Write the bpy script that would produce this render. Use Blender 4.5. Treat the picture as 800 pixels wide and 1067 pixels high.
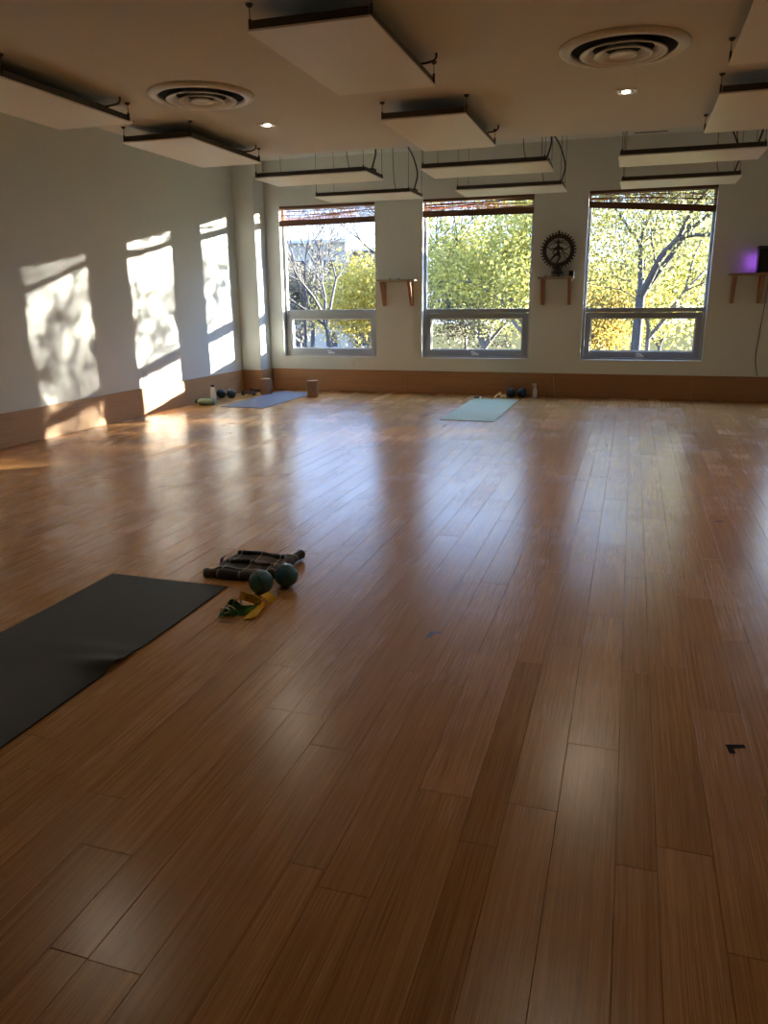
import bpy, bmesh, math, random
import numpy as np
from mathutils import Vector, Matrix
for o in list(bpy.data.objects): bpy.data.objects.remove(o, do_unlink=True)
SC = bpy.context.scene
COL = SC.collection
# ------------------------------------------------------------------ camera
F_PX, YAW, PITCH, ROLL, H = 794.765, -0.3083, 0.2701, -0.0100, 1.30
def cam_axes():
    cy, sy, cp, sp = math.cos(YAW), math.sin(YAW), math.cos(PITCH), math.sin(PITCH)
    f = Vector((sy*cp, cy*cp, -sp)); r = Vector((cy, -sy, 0)); u = r.cross(f)
    cr, sr = math.cos(ROLL), math.sin(ROLL)
    return r*cr + u*sr, u*cr - r*sr, f
CR, CU, CF = cam_axes()
cd = bpy.data.cameras.new('camera'); cam = bpy.data.objects.new('camera', cd); COL.objects.link(cam)
cam.matrix_world = Matrix(((CR.x, CU.x, -CF.x, 0), (CR.y, CU.y, -CF.y, 0), (CR.z, CU.z, -CF.z, H), (0, 0, 0, 1)))
cd.sensor_fit = 'VERTICAL'; cd.sensor_height = 36.0; cd.lens = F_PX*36.0/1067.0
cd.clip_start = 0.05; cd.clip_end = 400
SC.camera = cam
def project(p):
    d = Vector(p) - Vector((0, 0, H)); z = d.dot(CF)
    if z < 0.02: return None
    return (400 + F_PX*d.dot(CR)/z, 533.5 - F_PX*d.dot(CU)/z)
def on_floor(px, py, z=0.0):
    d = CR*((px-400)/F_PX) + CU*((533.5-py)/F_PX) + CF
    t = (z-H)/d.z
    return Vector((d.x*t, d.y*t, z))
# ------------------------------------------------------------------ light
vs = SC.view_settings
vs.view_transform = 'Standard'; vs.look = 'None'; vs.gamma = 1.0; vs.use_curve_mapping = False
vs.exposure = 1.20
SKY_STRENGTH, SUN_STRENGTH, LAMP_W = 8.0, 74.0, 11.0
w = bpy.data.worlds.new('sky'); SC.world = w; w.use_nodes = True
nt = w.node_tree; nt.nodes.clear()
tc = nt.nodes.new('ShaderNodeTexCoord'); sp = nt.nodes.new('ShaderNodeSeparateXYZ')
rp = nt.nodes.new('ShaderNodeValToRGB'); bg = nt.nodes.new('ShaderNodeBackground'); wo = nt.nodes.new('ShaderNodeOutputWorld')
rp.color_ramp.elements[0].position = 0.0; rp.color_ramp.elements[0].color = (0.18, 0.22, 0.31, 1)
rp.color_ramp.elements[1].position = 0.6; rp.color_ramp.elements[1].color = (0.20, 0.32, 0.62, 1)
e = rp.color_ramp.elements.new(0.16); e.color = (0.15, 0.21, 0.335, 1)
nt.links.new(tc.outputs['Generated'], sp.inputs[0]); nt.links.new(sp.outputs['Z'], rp.inputs[0])
nt.links.new(rp.outputs[0], bg.inputs[0]); bg.inputs[1].default_value = SKY_STRENGTH
nt.links.new(bg.outputs[0], wo.inputs[0])
sl = bpy.data.lights.new('sun', 'SUN'); sl.energy = SUN_STRENGTH; sl.angle = math.radians(0.55); sl.color = (1.0, 0.92, 0.80)
sun = bpy.data.objects.new('sun', sl); COL.objects.link(sun)
SUN_DIR = Vector((1.0, 0.75, 0.154)).normalized()
sun.rotation_euler = SUN_DIR.to_track_quat('Z', 'Y').to_euler(); sun.location = (20, 25, 12)
SC.cycles.use_denoising = True
SC.cycles.max_bounces = 12; SC.cycles.diffuse_bounces = 6; SC.cycles.transparent_max_bounces = 16
SC.cycles.sample_clamp_indirect = 8.0
SC.cycles.caustics_reflective = False; SC.cycles.caustics_refractive = False
# ------------------------------------------------------------------ helpers
rng = random.Random(7)
class MB:
    def __init__(s): s.v = []; s.f = []; s.m = []
    def add(s, vs, fs, mi=0):
        b = len(s.v); s.v += [tuple(p) for p in vs]; s.f += [tuple(b+i for i in q) for q in fs]; s.m += [mi]*len(fs); return s
    def box(s, x0, x1, y0, y1, z0, z1, mi=0):
        return s.add([(x0,y0,z0),(x1,y0,z0),(x1,y1,z0),(x0,y1,z0),(x0,y0,z1),(x1,y0,z1),(x1,y1,z1),(x0,y1,z1)],
            [(0,3,2,1),(4,5,6,7),(0,1,5,4),(1,2,6,5),(2,3,7,6),(3,0,4,7)], mi)
    def tube(s, pts, r, n=6, mi=0, caps=True):
        pts = [Vector(p) for p in pts]; rs = r if isinstance(r, (list, tuple)) else [r]*len(pts)
        vs = []; fs = []; prev = None
        for i, p in enumerate(pts):
            t = (pts[min(i+1, len(pts)-1)] - pts[max(i-1, 0)]).normalized()
            if prev is None:
                a = Vector((0,0,1)) if abs(t.z) < .9 else Vector((1,0,0)); prev = t.cross(a).normalized()
            u = (prev - t*prev.dot(t)).normalized(); prev = u; w_ = t.cross(u)
            for k in range(n):
                c = 2*math.pi*k/n; vs.append(p + (u*math.cos(c) + w_*math.sin(c))*rs[i])
        for i in range(len(pts)-1):
            for k in range(n):
                a, b = i*n+k, i*n+(k+1) % n; fs.append((a, b, b+n, a+n))
        if caps: fs.append(tuple(range(n-1, -1, -1))); fs.append(tuple(range((len(pts)-1)*n, len(pts)*n)))
        return s.add(vs, fs, mi)
    def lathe(s, prof, n=32, c=(0,0,0), axis='z', mi=0, closed=False):
        vs = []; fs = []
        for (r, h) in prof:
            for k in range(n):
                a = 2*math.pi*k/n; x, y = r*math.cos(a), r*math.sin(a)
                vs.append((c[0]+x, c[1]+y, c[2]+h) if axis == 'z' else (c[0]+x, c[1]+h, c[2]+y))
        m = len(prof)
        for i in range(m if closed else m-1):
            for k in range(n):
                a, b = i*n+k, i*n+(k+1) % n; j = ((i+1) % m)*n - i*n
                fs.append((a, b, b+j, a+j))
        if not closed:
            if prof[0][0] > 1e-5: fs.append(tuple(range(n-1, -1, -1)))
            if prof[-1][0] > 1e-5: fs.append(tuple(range((m-1)*n, m*n)))
        return s.add(vs, fs, mi)
    def ribbon(s, pts, wdir, width, th=0.002, mi=0):
        pts = [Vector(p) for p in pts]; n = len(pts); vs = []; fs = []
        wd = [Vector(d).normalized() for d in (wdir if isinstance(wdir[0], (tuple, list, Vector)) else [wdir]*n)]
        for i, p in enumerate(pts):
            t = (pts[min(i+1, n-1)] - pts[max(i-1, 0)]).normalized(); nn = t.cross(wd[i]).normalized()
            for a, b in ((-1,-1), (1,-1), (1,1), (-1,1)): vs.append(p + wd[i]*(a*width/2) + nn*(b*th/2))
        for i in range(n-1):
            for k in range(4):
                a, b = i*4+k, i*4+(k+1) % 4; fs.append((a, b, b+4, a+4))
        fs.append((3,2,1,0)); q = (n-1)*4; fs.append((q,q+1,q+2,q+3))
        return s.add(vs, fs, mi)
    def mesh(s, name, mats, smooth=False):
        me = bpy.data.meshes.new(name); me.from_pydata(s.v, [], s.f); me.update()
        for m in (mats if isinstance(mats, (list, tuple)) else [mats]): me.materials.append(m)
        me.polygons.foreach_set('material_index', s.m)
        if smooth: me.polygons.foreach_set('use_smooth', [True]*len(me.polygons))
        bm = bmesh.new(); bm.from_mesh(me); bmesh.ops.recalc_face_normals(bm, faces=bm.faces); bm.to_mesh(me); bm.free()
        return me
    def build(s, name, mats, parent=None, smooth=False, loc=(0,0,0), bevel=0, sharp=None):
        me = s.mesh(name, mats, smooth)
        o = bpy.data.objects.new(name, me); COL.objects.link(o); o.location = loc
        if parent: o.parent = parent
        if bevel:
            md = o.modifiers.new('bevel', 'BEVEL'); md.width = bevel; md.segments = 2; md.limit_method = 'ANGLE'
        if smooth and sharp:
            for e_ in (): pass
        return o
def smooth_pts(pts, n=8):
    P = [Vector(p) for p in pts]; out = []
    for i in range(len(P)-1):
        p0, p1, p2, p3 = P[max(i-1, 0)], P[i], P[i+1], P[min(i+2, len(P)-1)]
        for k in range(n):
            t = k/n
            out.append(0.5*((2*p1) + (p2-p0)*t + (2*p0-5*p1+4*p2-p3)*t*t + (3*p1-p0-3*p2+p3)*t**3))
    out.append(P[-1]); return out
def empty(name, loc=(0,0,0), rz=0):
    o = bpy.data.objects.new(name, None); COL.objects.link(o); o.location = loc; o.rotation_euler = (0,0,rz); o.empty_display_size = .1
    return o
def tag(o, label=None, cat=None, group=None, kind=None):
    if label: o['label'] = label
    if cat: o['category'] = cat
    if group: o['group'] = group
    if kind: o['kind'] = kind
    return o
def copy_tree(o, parent=None):
    c = o.copy(); COL.objects.link(c); c.parent = parent
    for ch in list(o.children): copy_tree(ch, c)
    return c
# ------------------------------------------------------------------ materials
def mat(name, col, rough=.5, metal=0, spec=.5, noise=0, nscale=8, bump=0, bscale=60, stretch=(1,1,1), coat=0, emit=None, estr=0, sheen=0):
    m = bpy.data.materials.new(name); m.use_nodes = True; t = m.node_tree; b = t.nodes['Principled BSDF']
    b.inputs['Base Color'].default_value = (*col, 1); b.inputs['Roughness'].default_value = rough; b.inputs['Metallic'].default_value = metal
    b.inputs['Specular IOR Level'].default_value = spec; b.inputs['Coat Weight'].default_value = coat; b.inputs['Sheen Weight'].default_value = sheen
    if emit: b.inputs['Emission Color'].default_value = (*emit, 1); b.inputs['Emission Strength'].default_value = estr
    if noise or bump:
        c = t.nodes.new('ShaderNodeTexCoord'); mp = t.nodes.new('ShaderNodeMapping'); mp.inputs['Scale'].default_value = stretch
        t.links.new(c.outputs['Object'], mp.inputs[0])
    if noise:
        n = t.nodes.new('ShaderNodeTexNoise'); n.inputs['Scale'].default_value = nscale; n.inputs['Detail'].default_value = 5
        t.links.new(mp.outputs[0], n.inputs['Vector'])
        mx = t.nodes.new('ShaderNodeMix'); mx.data_type = 'RGBA'
        mx.inputs[6].default_value = (*[max(0, k*(1-noise)) for k in col], 1); mx.inputs[7].default_value = (*[min(1, k*(1+noise)) for k in col], 1)
        t.links.new(n.outputs['Fac'], mx.inputs[0]); t.links.new(mx.outputs[2], b.inputs['Base Color'])
    if bump:
        n2 = t.nodes.new('ShaderNodeTexNoise'); n2.inputs['Scale'].default_value = bscale; n2.inputs['Detail'].default_value = 4
        t.links.new(mp.outputs[0], n2.inputs['Vector'])
        bp = t.nodes.new('ShaderNodeBump'); bp.inputs['Strength'].default_value = bump; bp.inputs['Distance'].default_value = .01
        t.links.new(n2.outputs['Fac'], bp.inputs['Height']); t.links.new(bp.outputs[0], b.inputs['Normal'])
    return m
def math_node(t, op, a, b=None):
    n = t.nodes.new('ShaderNodeMath'); n.operation = op
    for i, x in enumerate((a, b)):
        if x is None: continue
        if isinstance(x, (int, float)): n.inputs[i].default_value = x
        else: t.links.new(x, n.inputs[i])
    return n.outputs[0]
def bamboo(name, dark, light, rough, grain='y', per_plank=True, coatmix=0, scuff=0.0, bump=.12):
    m = bpy.data.materials.new(name); m.use_nodes = True; t = m.node_tree; b = t.nodes['Principled BSDF']
    g = t.nodes.new('ShaderNodeNewGeometry'); mp = t.nodes.new('ShaderNodeMapping')
    s = {'y': (1, .012, 1), 'x': (.012, 1, 1), 'z': (1, 1, .012)}[grain]
    mp.inputs['Scale'].default_value = s
    src = g.outputs['Position']
    at = t.nodes.new('ShaderNodeAttribute'); at.attribute_name = 'tone'
    if per_plank:
        va = t.nodes.new('ShaderNodeVectorMath'); va.operation = 'MULTIPLY_ADD'
        va.inputs[0].default_value = (0, 0, 0); t.links.new(at.outputs['Color'], va.inputs[0]); va.inputs[1].default_value = (37, 53, 11)
        t.links.new(src, va.inputs[2]); src = va.outputs[0]
    t.links.new(src, mp.inputs[0])
    n1 = t.nodes.new('ShaderNodeTexNoise'); n1.inputs['Scale'].default_value = 95; n1.inputs['Detail'].default_value = 6; n1.inputs['Roughness'].default_value = .65
    n2 = t.nodes.new('ShaderNodeTexNoise'); n2.inputs['Scale'].default_value = 420; n2.inputs['Detail'].default_value = 3
    t.links.new(mp.outputs[0], n1.inputs['Vector']); t.links.new(mp.outputs[0], n2.inputs['Vector'])
    f = math_node(t, 'ADD', math_node(t, 'MULTIPLY', n1.outputs['Fac'], .62), math_node(t, 'MULTIPLY', n2.outputs['Fac'], .48))
    if per_plank: f = math_node(t, 'ADD', f, math_node(t, 'MULTIPLY', math_node(t, 'SUBTRACT', at.outputs['Fac'], .5), .12))
    r = t.nodes.new('ShaderNodeValToRGB'); r.color_ramp.elements[0].position = .34; r.color_ramp.elements[0].color = (*dark, 1)
    r.color_ramp.elements[1].position = .74; r.color_ramp.elements[1].color = (*light, 1)
    t.links.new(f, r.inputs[0]); t.links.new(r.outputs[0], b.inputs['Base Color'])
    # worn / scuffed finish: roughness follows grain and broad patches
    n3 = t.nodes.new('ShaderNodeTexNoise'); n3.inputs['Scale'].default_value = 1.6; n3.inputs['Detail'].default_value = 4
    t.links.new(g.outputs['Position'], n3.inputs['Vector'])
    rr = math_node(t, 'ADD', rough-.11, math_node(t, 'MULTIPLY', n3.outputs['Fac'], .12))
    rr = math_node(t, 'ADD', rr, math_node(t, 'MULTIPLY', n2.outputs['Fac'], .10))
    if per_plank: rr = math_node(t, 'ADD', rr, math_node(t, 'MULTIPLY', math_node(t, 'SUBTRACT', at.outputs['Fac'], .5), .06))
    t.links.new(rr, b.inputs['Roughness'])
    bp = t.nodes.new('ShaderNodeBump'); bp.inputs['Strength'].default_value = bump; bp.inputs['Distance'].default_value = .0015
    t.links.new(n1.outputs['Fac'], bp.inputs['Height']); t.links.new(bp.outputs[0], b.inputs['Normal'])
    b.inputs['Specular IOR Level'].default_value = .5
    return m
M = {}
M['floor'] = bamboo('bamboo_floor', (.28, .115, .028), (.64, .335, .11), .26)
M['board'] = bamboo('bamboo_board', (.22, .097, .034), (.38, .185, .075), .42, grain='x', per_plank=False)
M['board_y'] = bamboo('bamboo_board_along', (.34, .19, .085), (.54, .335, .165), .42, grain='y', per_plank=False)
M['gap'] = mat('joint_dark', (.03, .018, .01), .8)
M['wall'] = mat('wall_paint', (.70, .715, .67), .6, noise=.04, nscale=1.5, bump=.05, bscale=180)
M['rearwall'] = mat('dark_rear_wall', (.40, .36, .31), .7, noise=.1, nscale=2)
M['ceil'] = mat('ceiling_paint', (.77, .775, .76), .75, noise=.03, nscale=1.2)
M['hiceil'] = mat('upper_ceiling_paint', (.70, .735, .70), .75, noise=.03, nscale=1.2)
M['white'] = mat('white_enamel', (.78, .77, .72), .35)
M['panel_white'] = mat('panel_white', (.90, .88, .82), .42, noise=.03, nscale=3)
M['panel_frame'] = mat('panel_frame_dark', (.055, .045, .038), .45)
M['cable'] = mat('cable_black', (.02, .02, .02), .5)
M['steel'] = mat('steel_wire', (.32, .31, .30), .35, metal=1)
M['dark'] = mat('dark_void', (.012, .012, .012), .9)
M['vinyl'] = mat('window_vinyl', (.46, .47, .47), .4)
M['vinyl_grey'] = mat('window_sash_grey', (.30, .31, .32), .4)
M['wood'] = mat('bracket_wood', (.30, .14, .06), .5, noise=.35, nscale=20, stretch=(1,1,.1))
M['shelfwood'] = mat('shelf_wood', (.33, .24, .17), .5, noise=.2, nscale=14, stretch=(.1,1,1))
M['blind'] = mat('woven_reed', (.42, .19, .085), .7, noise=.5, nscale=30, stretch=(.06,1,1))
M['blind_dark'] = mat('woven_reed_dark', (.14, .06, .03), .7, noise=.4, nscale=40, stretch=(1,1,1))
M['bronze'] = mat('dark_bronze', (.055, .040, .032), .42, metal=.6, noise=.4, nscale=25)
M['black'] = mat('black_plastic', (.018, .018, .02), .38)
M['grille'] = mat('speaker_cloth', (.01, .01, .012), .9, bump=.3, bscale=300)
M['wax'] = mat('white_wax', (.85, .83, .78), .5)
M['rubber'] = mat('black_rubber_mat', (.014, .013, .012), .6, spec=.3, noise=.25, nscale=5, bump=.25, bscale=350)
M['bluemat'] = mat('blue_grey_mat', (.115, .135, .20), .7, noise=.25, nscale=6, bump=.2, bscale=200)
M['greenmat'] = mat('sage_mat', (.36, .385, .205), .7, noise=.10, nscale=5, bump=.2, bscale=200)
M['teal'] = mat('dark_teal_vinyl', (.04, .15, .18), .36, noise=.15, nscale=12, bump=.1, bscale=150)
M['navy'] = mat('navy_vinyl', (.012, .035, .065), .30)
M['yellow'] = mat('yellow_webbing', (.95, .62, .06), .65, bump=.3, bscale=400)
M['green'] = mat('green_webbing', (.05, .22, .05), .6, bump=.3, bscale=400)
M['chrome'] = mat('chrome_ring', (.75, .75, .75), .18, metal=1)
M['cork'] = mat('brown_cork', (.25, .14, .085), .75, noise=.5, nscale=90, bump=.3, bscale=120)
M['tape'] = mat('black_tape', (.010, .010, .011), .8, spec=.1)
M['tape_grey'] = mat('grey_tape', (.13, .14, .17), .6)
M['bottle_clear'] = mat('clear_bottle', (.85, .85, .83), .15)
M['bottle_clear'].node_tree.nodes['Principled BSDF'].inputs['Transmission Weight'].default_value = .3
M['bottle_green'] = mat('sage_bottle', (.15, .23, .19), .5)
M['tan'] = mat('tan_cloth', (.85, .58, .20), .8)
M['wire_white'] = mat('white_wire', (.55, .52, .47), .5)
M['led'] = mat('violet_led', (.3, .1, .6), .4, emit=(.45, .12, 1.0), estr=1.2)
M['bulb'] = mat('downlight_bulb', (1, .9, .75), .4, emit=(1.0, .86, .66), estr=9)
M['outlet'] = mat('outlet_white', (.70, .69, .64), .4)
# plaid cloth
def plaid():
    m = mat('plaid_cloth', (.01, .01, .012), .85, sheen=.2); t = m.node_tree; b = t.nodes['Principled BSDF']
    c = t.nodes.new('ShaderNodeTexCoord'); s = t.nodes.new('ShaderNodeSeparateXYZ'); t.links.new(c.outputs['Object'], s.inputs[0])
    def lines(o, freq, width):
        fr = math_node(t, 'FRACT', math_node(t, 'MULTIPLY', o, freq)); return math_node(t, 'LESS_THAN', fr, width)
    a = math_node(t, 'ADD', lines(s.outputs['X'], 9, .07), lines(s.outputs['Y'], 9, .07))
    a2 = math_node(t, 'ADD', lines(s.outputs['X'], 4.5, .35), lines(s.outputs['Y'], 4.5, .35))
    f = math_node(t, 'ADD', math_node(t, 'MULTIPLY', a, .42), math_node(t, 'MULTIPLY', a2, .05))
    r = t.nodes.new('ShaderNodeValToRGB'); r.color_ramp.elements[0].color = (.007, .007, .009, 1); r.color_ramp.elements[1].color = (.75, .72, .70, 1)
    t.links.new(f, r.inputs[0]); t.links.new(r.outputs[0], b.inputs['Base Color']); return m
M['plaid'] = plaid()
# thin window glass: clear with a fresnel sheen
def glass():
    m = bpy.data.materials.new('window_glass'); m.use_nodes = True; t = m.node_tree; t.nodes.clear()
    o = t.nodes.new('ShaderNodeOutputMaterial'); a = t.nodes.new('ShaderNodeBsdfTransparent'); g = t.nodes.new('ShaderNodeBsdfGlossy')
    a.inputs[0].default_value = (.94, .96, .95, 1); g.inputs['Roughness'].default_value = .02
    lw = t.nodes.new('ShaderNodeLayerWeight'); mx = t.nodes.new('ShaderNodeMixShader')
    f5 = math_node(t, 'ADD', .03, math_node(t, 'MULTIPLY', math_node(t, 'POWER', lw.outputs['Facing'], 5.0), .9))
    t.links.new(f5, mx.inputs[0]); t.links.new(a.outputs[0], mx.inputs[1]); t.links.new(g.outputs[0], mx.inputs[2]); t.links.new(mx.outputs[0], o.inputs[0])
    return m
M['glass'] = glass()
# ------------------------------------------------------------------ room dimensions
L, RX, D, Y0 = -5.53, 4.6, 10.777, -1.6
ZC, ZH = 2.645, 3.24            # dropped ceiling, upper ceiling
CE_Y, CE_X = 7.27, -4.15        # edges of the dropped ceiling
ZT, ZS, ZB = 2.627, 0.500, 0.322
TW = 0.22                       # wall thickness at the windows
WINS = [(-4.985, -3.525), (-2.837, -1.329), (-0.638, 0.892), (1.82, 3.30)]  # last opening is an unseen window, added to raise the fill light
def struct(o): o['kind'] = 'structure'; return o
# floor slab
struct(MB().box(L-.3, RX+.3, Y0-.3, D+.3, -.20, -.012).build('floor', M['gap']))
FLOOR = bpy.data.objects['floor']
# planks
WCYC, PX0, PL = (.095, .130, .150), 0.054, 1.025     # boards of three widths, laid in turn
known = {-1: 2.117, 0: 1.622, 1: 1.715, -2: 1.777, -3: 2.62, -4: 1.768, -6: 1.40}
planks = []
prng = random.Random(11)
def seam(k): q, r_ = divmod(k, 3); return PX0 + q*sum(WCYC) + sum(WCYC[:r_])
for k in range(-60, 60):
    x0, x1 = max(seam(k), L), min(seam(k+1), RX)
    if x1-x0 < .005: continue
    off = known.get(k, prng.random()*PL)
    y = off - PL*math.ceil((off-Y0)/PL)
    while y < D:
        a, b = max(y, Y0), min(y+PL, D)
        if b-a > .01: planks.append((x0, x1, a, b))
        y += PL
def plank_area(p):
    x0, x1, a, b = p
    if b < 0.9: return 0
    a = max(a, 0.9); q = [project(c) for c in ((x0,a,0),(x1,a,0),(x1,b,0),(x0,b,0))]
    if any(c is None for c in q): return 0
    cx = sum(c[0] for c in q)/4; cy = sum(c[1] for c in q)/4
    if max(c[0] for c in q) < 0 or min(c[0] for c in q) > 800 or min(c[1] for c in q) > 1067: return 0
    q = [(min(max(c[0], 0), 800), min(max(c[1], 0), 1067)) for c in q]
    return abs(sum(q[i][0]*q[(i+1) % 4][1]-q[(i+1) % 4][0]*q[i][1] for i in range(4)))/2
def plank_geo(p):
    x0, x1, a, b = p; j = .0004; c = .0008; h = prng.uniform(-.00015, .00015); t = prng.uniform(-.00014, .00014); u = prng.uniform(-.0002, .0002)
    X0, X1, A, B = x0+j, x1-j, a+j, b-j
    v = [(X0,A,-.013),(X1,A,-.013),(X1,B,-.013),(X0,B,-.013),
         (X0,A,-c),(X1,A,-c),(X1,B,-c),(X0,B,-c),
         (X0+c,A+c,h-t-u),(X1-c,A+c,h+t-u),(X1-c,B-c,h+t+u),(X0+c,B-c,h-t+u)]
    f = [(0,1,5,4),(1,2,6,5),(2,3,7,6),(3,0,4,7),(4,5,9,8),(5,6,10,9),(6,7,11,10),(7,4,8,11),(8,9,10,11)]
    return v, f
order = sorted(planks, key=plank_area, reverse=True)
def plank_mesh(ps, name, center=None):
    vs, fs, tone = [], [], []
    for p in ps:
        v, f = plank_geo(p); bq = len(vs); vs += v; fs += [tuple(i+bq for i in q) for q in f]
        tn = (prng.random(), prng.random(), prng.random())
        tn = tuple(min(1, max(0, .5+(x-.5)*1.0)) for x in tn); tn = (-.30,)*3 if (abs(p[0]-seam(-3)) < .01 and .3 < p[2] < 1.8) else ((.05,)*3 if (abs(p[0]-PX0) < .01 and 1.5 < p[2] < 1.8) else tn); tone += [tn]*len(f)
    if center: vs = [(a-center[0], b-center[1], c) for a, b, c in vs]
    me = bpy.data.meshes.new(name); me.from_pydata(vs, [], fs); me.update()
    at = me.attributes.new('tone', 'FLOAT_COLOR', 'FACE')
    at.data.foreach_set('color', np.array([(a, a2, a3, 1) for a, a2, a3 in tone], dtype=np.float32).ravel())
    me.materials.append(M['floor']); return me
for p in order[:300]:
    c = ((p[0]+p[1])/2, (p[2]+p[3])/2)
    o = bpy.data.objects.new('plank', plank_mesh([p], 'plank', c)); COL.objects.link(o); o.location = (c[0], c[1], 0); o.parent = FLOOR
o = bpy.data.objects.new('far_planks', plank_mesh(order[300:], 'far_planks')); COL.objects.link(o); o.parent = FLOOR; o['kind'] = 'stuff'
# walls
mb = MB(); xs = [L-.3]
y0, y1 = D, D+TW
mb.box(L-.3, RX+.3, y0, y1, -.2, ZS); mb.box(L-.3, RX+.3, y0, y1, ZT, ZH+.3)
edges = [L-.3] + [e_ for w_ in WINS for e_ in w_] + [RX+.3]
for i in range(0, len(edges), 2): mb.box(edges[i], edges[i+1], y0, y1, ZS, ZT)
struct(mb.build('wall_back', M['wall']))
struct(MB().box(L-.3, L, Y0-.3, D, -.2, ZH+.3).build('wall_left', M['wall']))
struct(MB().box(RX, RX+.3, Y0-.3, D, -.2, ZH+.3).build('wall_right', M['wall']))
struct(MB().box(L, RX, Y0-.3, Y0, -.2, ZH+.3).build('wall_front', M['rearwall']))
CX, CY = L+.32, 10.44
struct(MB().box(L, CX, CY, D, 0, ZH).build('wall_column', M['wall'], bevel=.006))
struct(MB().box(L, RX, Y0, D, ZH, ZH+.3).build('ceiling', M['hiceil']))
# dropped ceiling with round holes is left solid; fittings hang just under it
struct(MB().box(CE_X, RX, Y0, CE_Y, ZC, ZC+.28).build('ceiling_dropped', M['ceil']))
# baseboards made of boards
def baseboard(name, boards, m):
    r = empty(name); struct(r)
    for bx_ in boards: MB().box(*bx_).build('board', m, r, bevel=.0015)
bt = .016
cuts = [CX, -3.05, -1.02, .80, 2.6, RX]
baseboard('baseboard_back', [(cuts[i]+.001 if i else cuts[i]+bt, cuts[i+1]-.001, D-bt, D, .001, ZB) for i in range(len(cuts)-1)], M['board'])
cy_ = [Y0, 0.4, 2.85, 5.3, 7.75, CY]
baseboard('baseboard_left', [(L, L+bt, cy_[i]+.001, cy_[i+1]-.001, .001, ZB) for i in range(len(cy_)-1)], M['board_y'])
baseboard('baseboard_column', [(L+bt, CX+bt, CY-bt, CY, .001, ZB)], M['board'])
o = MB().box(CX, CX+bt, CY, D, .001, ZB).build('board', M['board_y'], bpy.data.objects['baseboard_column'], bevel=.0015)
# slot diffusers in the upper ceiling
for (xa, xb, yy, lab) in ((-.14, .24, 10.62, 'dark slot air vent in upper ceiling above the right window'), (-4.2, -3.8, 10.40, 'dark slot air vent in upper ceiling above the left window')):
    r = empty('slot_vent', ((xa+xb)/2, yy, ZH)); tag(r, lab, 'vent', 'slot vents in the upper ceiling')
    hw = (xb-xa)/2
    MB().box(-hw-.015, hw+.015, -.035, .035, -.005, 0).build('vent_frame', M['hiceil'], r)
    MB().box(-hw, hw, -.016, .016, -.008, -.0052).build('slot', M['dark'], r)
# ------------------------------------------------------------------ windows
def window(n, x0, x1, detail=True):
    r = empty('window_%d' % n, (0, 0, 0)); struct(r)
    fy0, fy1 = D+.10, D+.17
    mb = MB(); fr = .034
    mb.box(x0, x0+fr, fy0, fy1, ZS, ZT); mb.box(x1-fr, x1, fy0, fy1, ZS, ZT)
    mb.box(x0+fr, x1-fr, fy0, fy1, ZT-fr, ZT); mb.box(x0+fr, x1-fr, fy0, fy1, ZS, ZS+fr)
    mb.build('window_frame', M['vinyl'], r, bevel=.003)
    MB().box(x0+fr, x1-fr, fy0+.002, fy1, 1.125, 1.18).build('mullion', M['vinyl_grey'], r, bevel=.003)
    MB().box(x0+fr, x1-fr, fy0+.035, fy0+.041, 1.18, ZT-fr).build('pane', M['glass'], r)
    # awning sash
    s0, s1, sz0, sz1, sw = x0+fr+.004, x1-fr-.004, ZS+fr+.003, 1.122, .070
    mb = MB(); ya, yb = fy0-.012, fy1-.01
    mb.box(s0, s0+sw, ya, yb, sz0, sz1); mb.box(s1-sw, s1, ya, yb, sz0, sz1)
    mb.box(s0+sw, s1-sw, ya, yb, sz0, sz0+sw+.01); mb.box(s0+sw, s1-sw, ya, yb, sz1-sw, sz1)
    sash = mb.build('sash', M['vinyl_grey'], r, bevel=.004)
    MB().box(s0+sw, s1-sw, fy0+.03, fy0+.036, sz0+sw+.01, sz1-sw).build('pane', M['glass'], sash)
    mb = MB()
    for (xa, xb, za, zb) in ((s0+sw, s0+sw+.014, sz0+sw+.01, sz1-sw), (s1-sw-.014, s1-sw, sz0+sw+.01, sz1-sw), (s0+sw+.014, s1-sw-.014, sz0+sw+.01, sz0+sw+.024), (s0+sw+.014, s1-sw-.014, sz1-sw-.014, sz1-sw)):
        mb.box(xa, xb, fy0+.018, fy0+.029, za, zb)
    mb.build('glazing_bead', M['white'], sash)
    cx = (x0+x1)/2
    mb = MB(); mb.box(cx-.05, cx+.05, ya-.02, ya, sz0+.01, sz0+.035); mb.tube([(cx+.02, ya-.02, sz0+.03), (cx, ya-.045, sz0+.05), (cx-.05, ya-.04, sz0+.055)], .007, 6)
    mb.build('crank_handle', M['white'], sash)
    for xx in (s0+.03, s1-.03):
        MB().box(xx-.012, xx+.012, ya-.014, ya, sz0+.09, sz0+.16).build('latch', M['vinyl_grey'], sash, bevel=.003)
    MB().box(x0+.002, x1-.002, D-.012, fy0, ZS-.001, ZS+.012).build('sill', M['white'], r, bevel=.003)
    return r
for i, (a, b) in enumerate(WINS): window(i+1, a, b)
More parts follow.
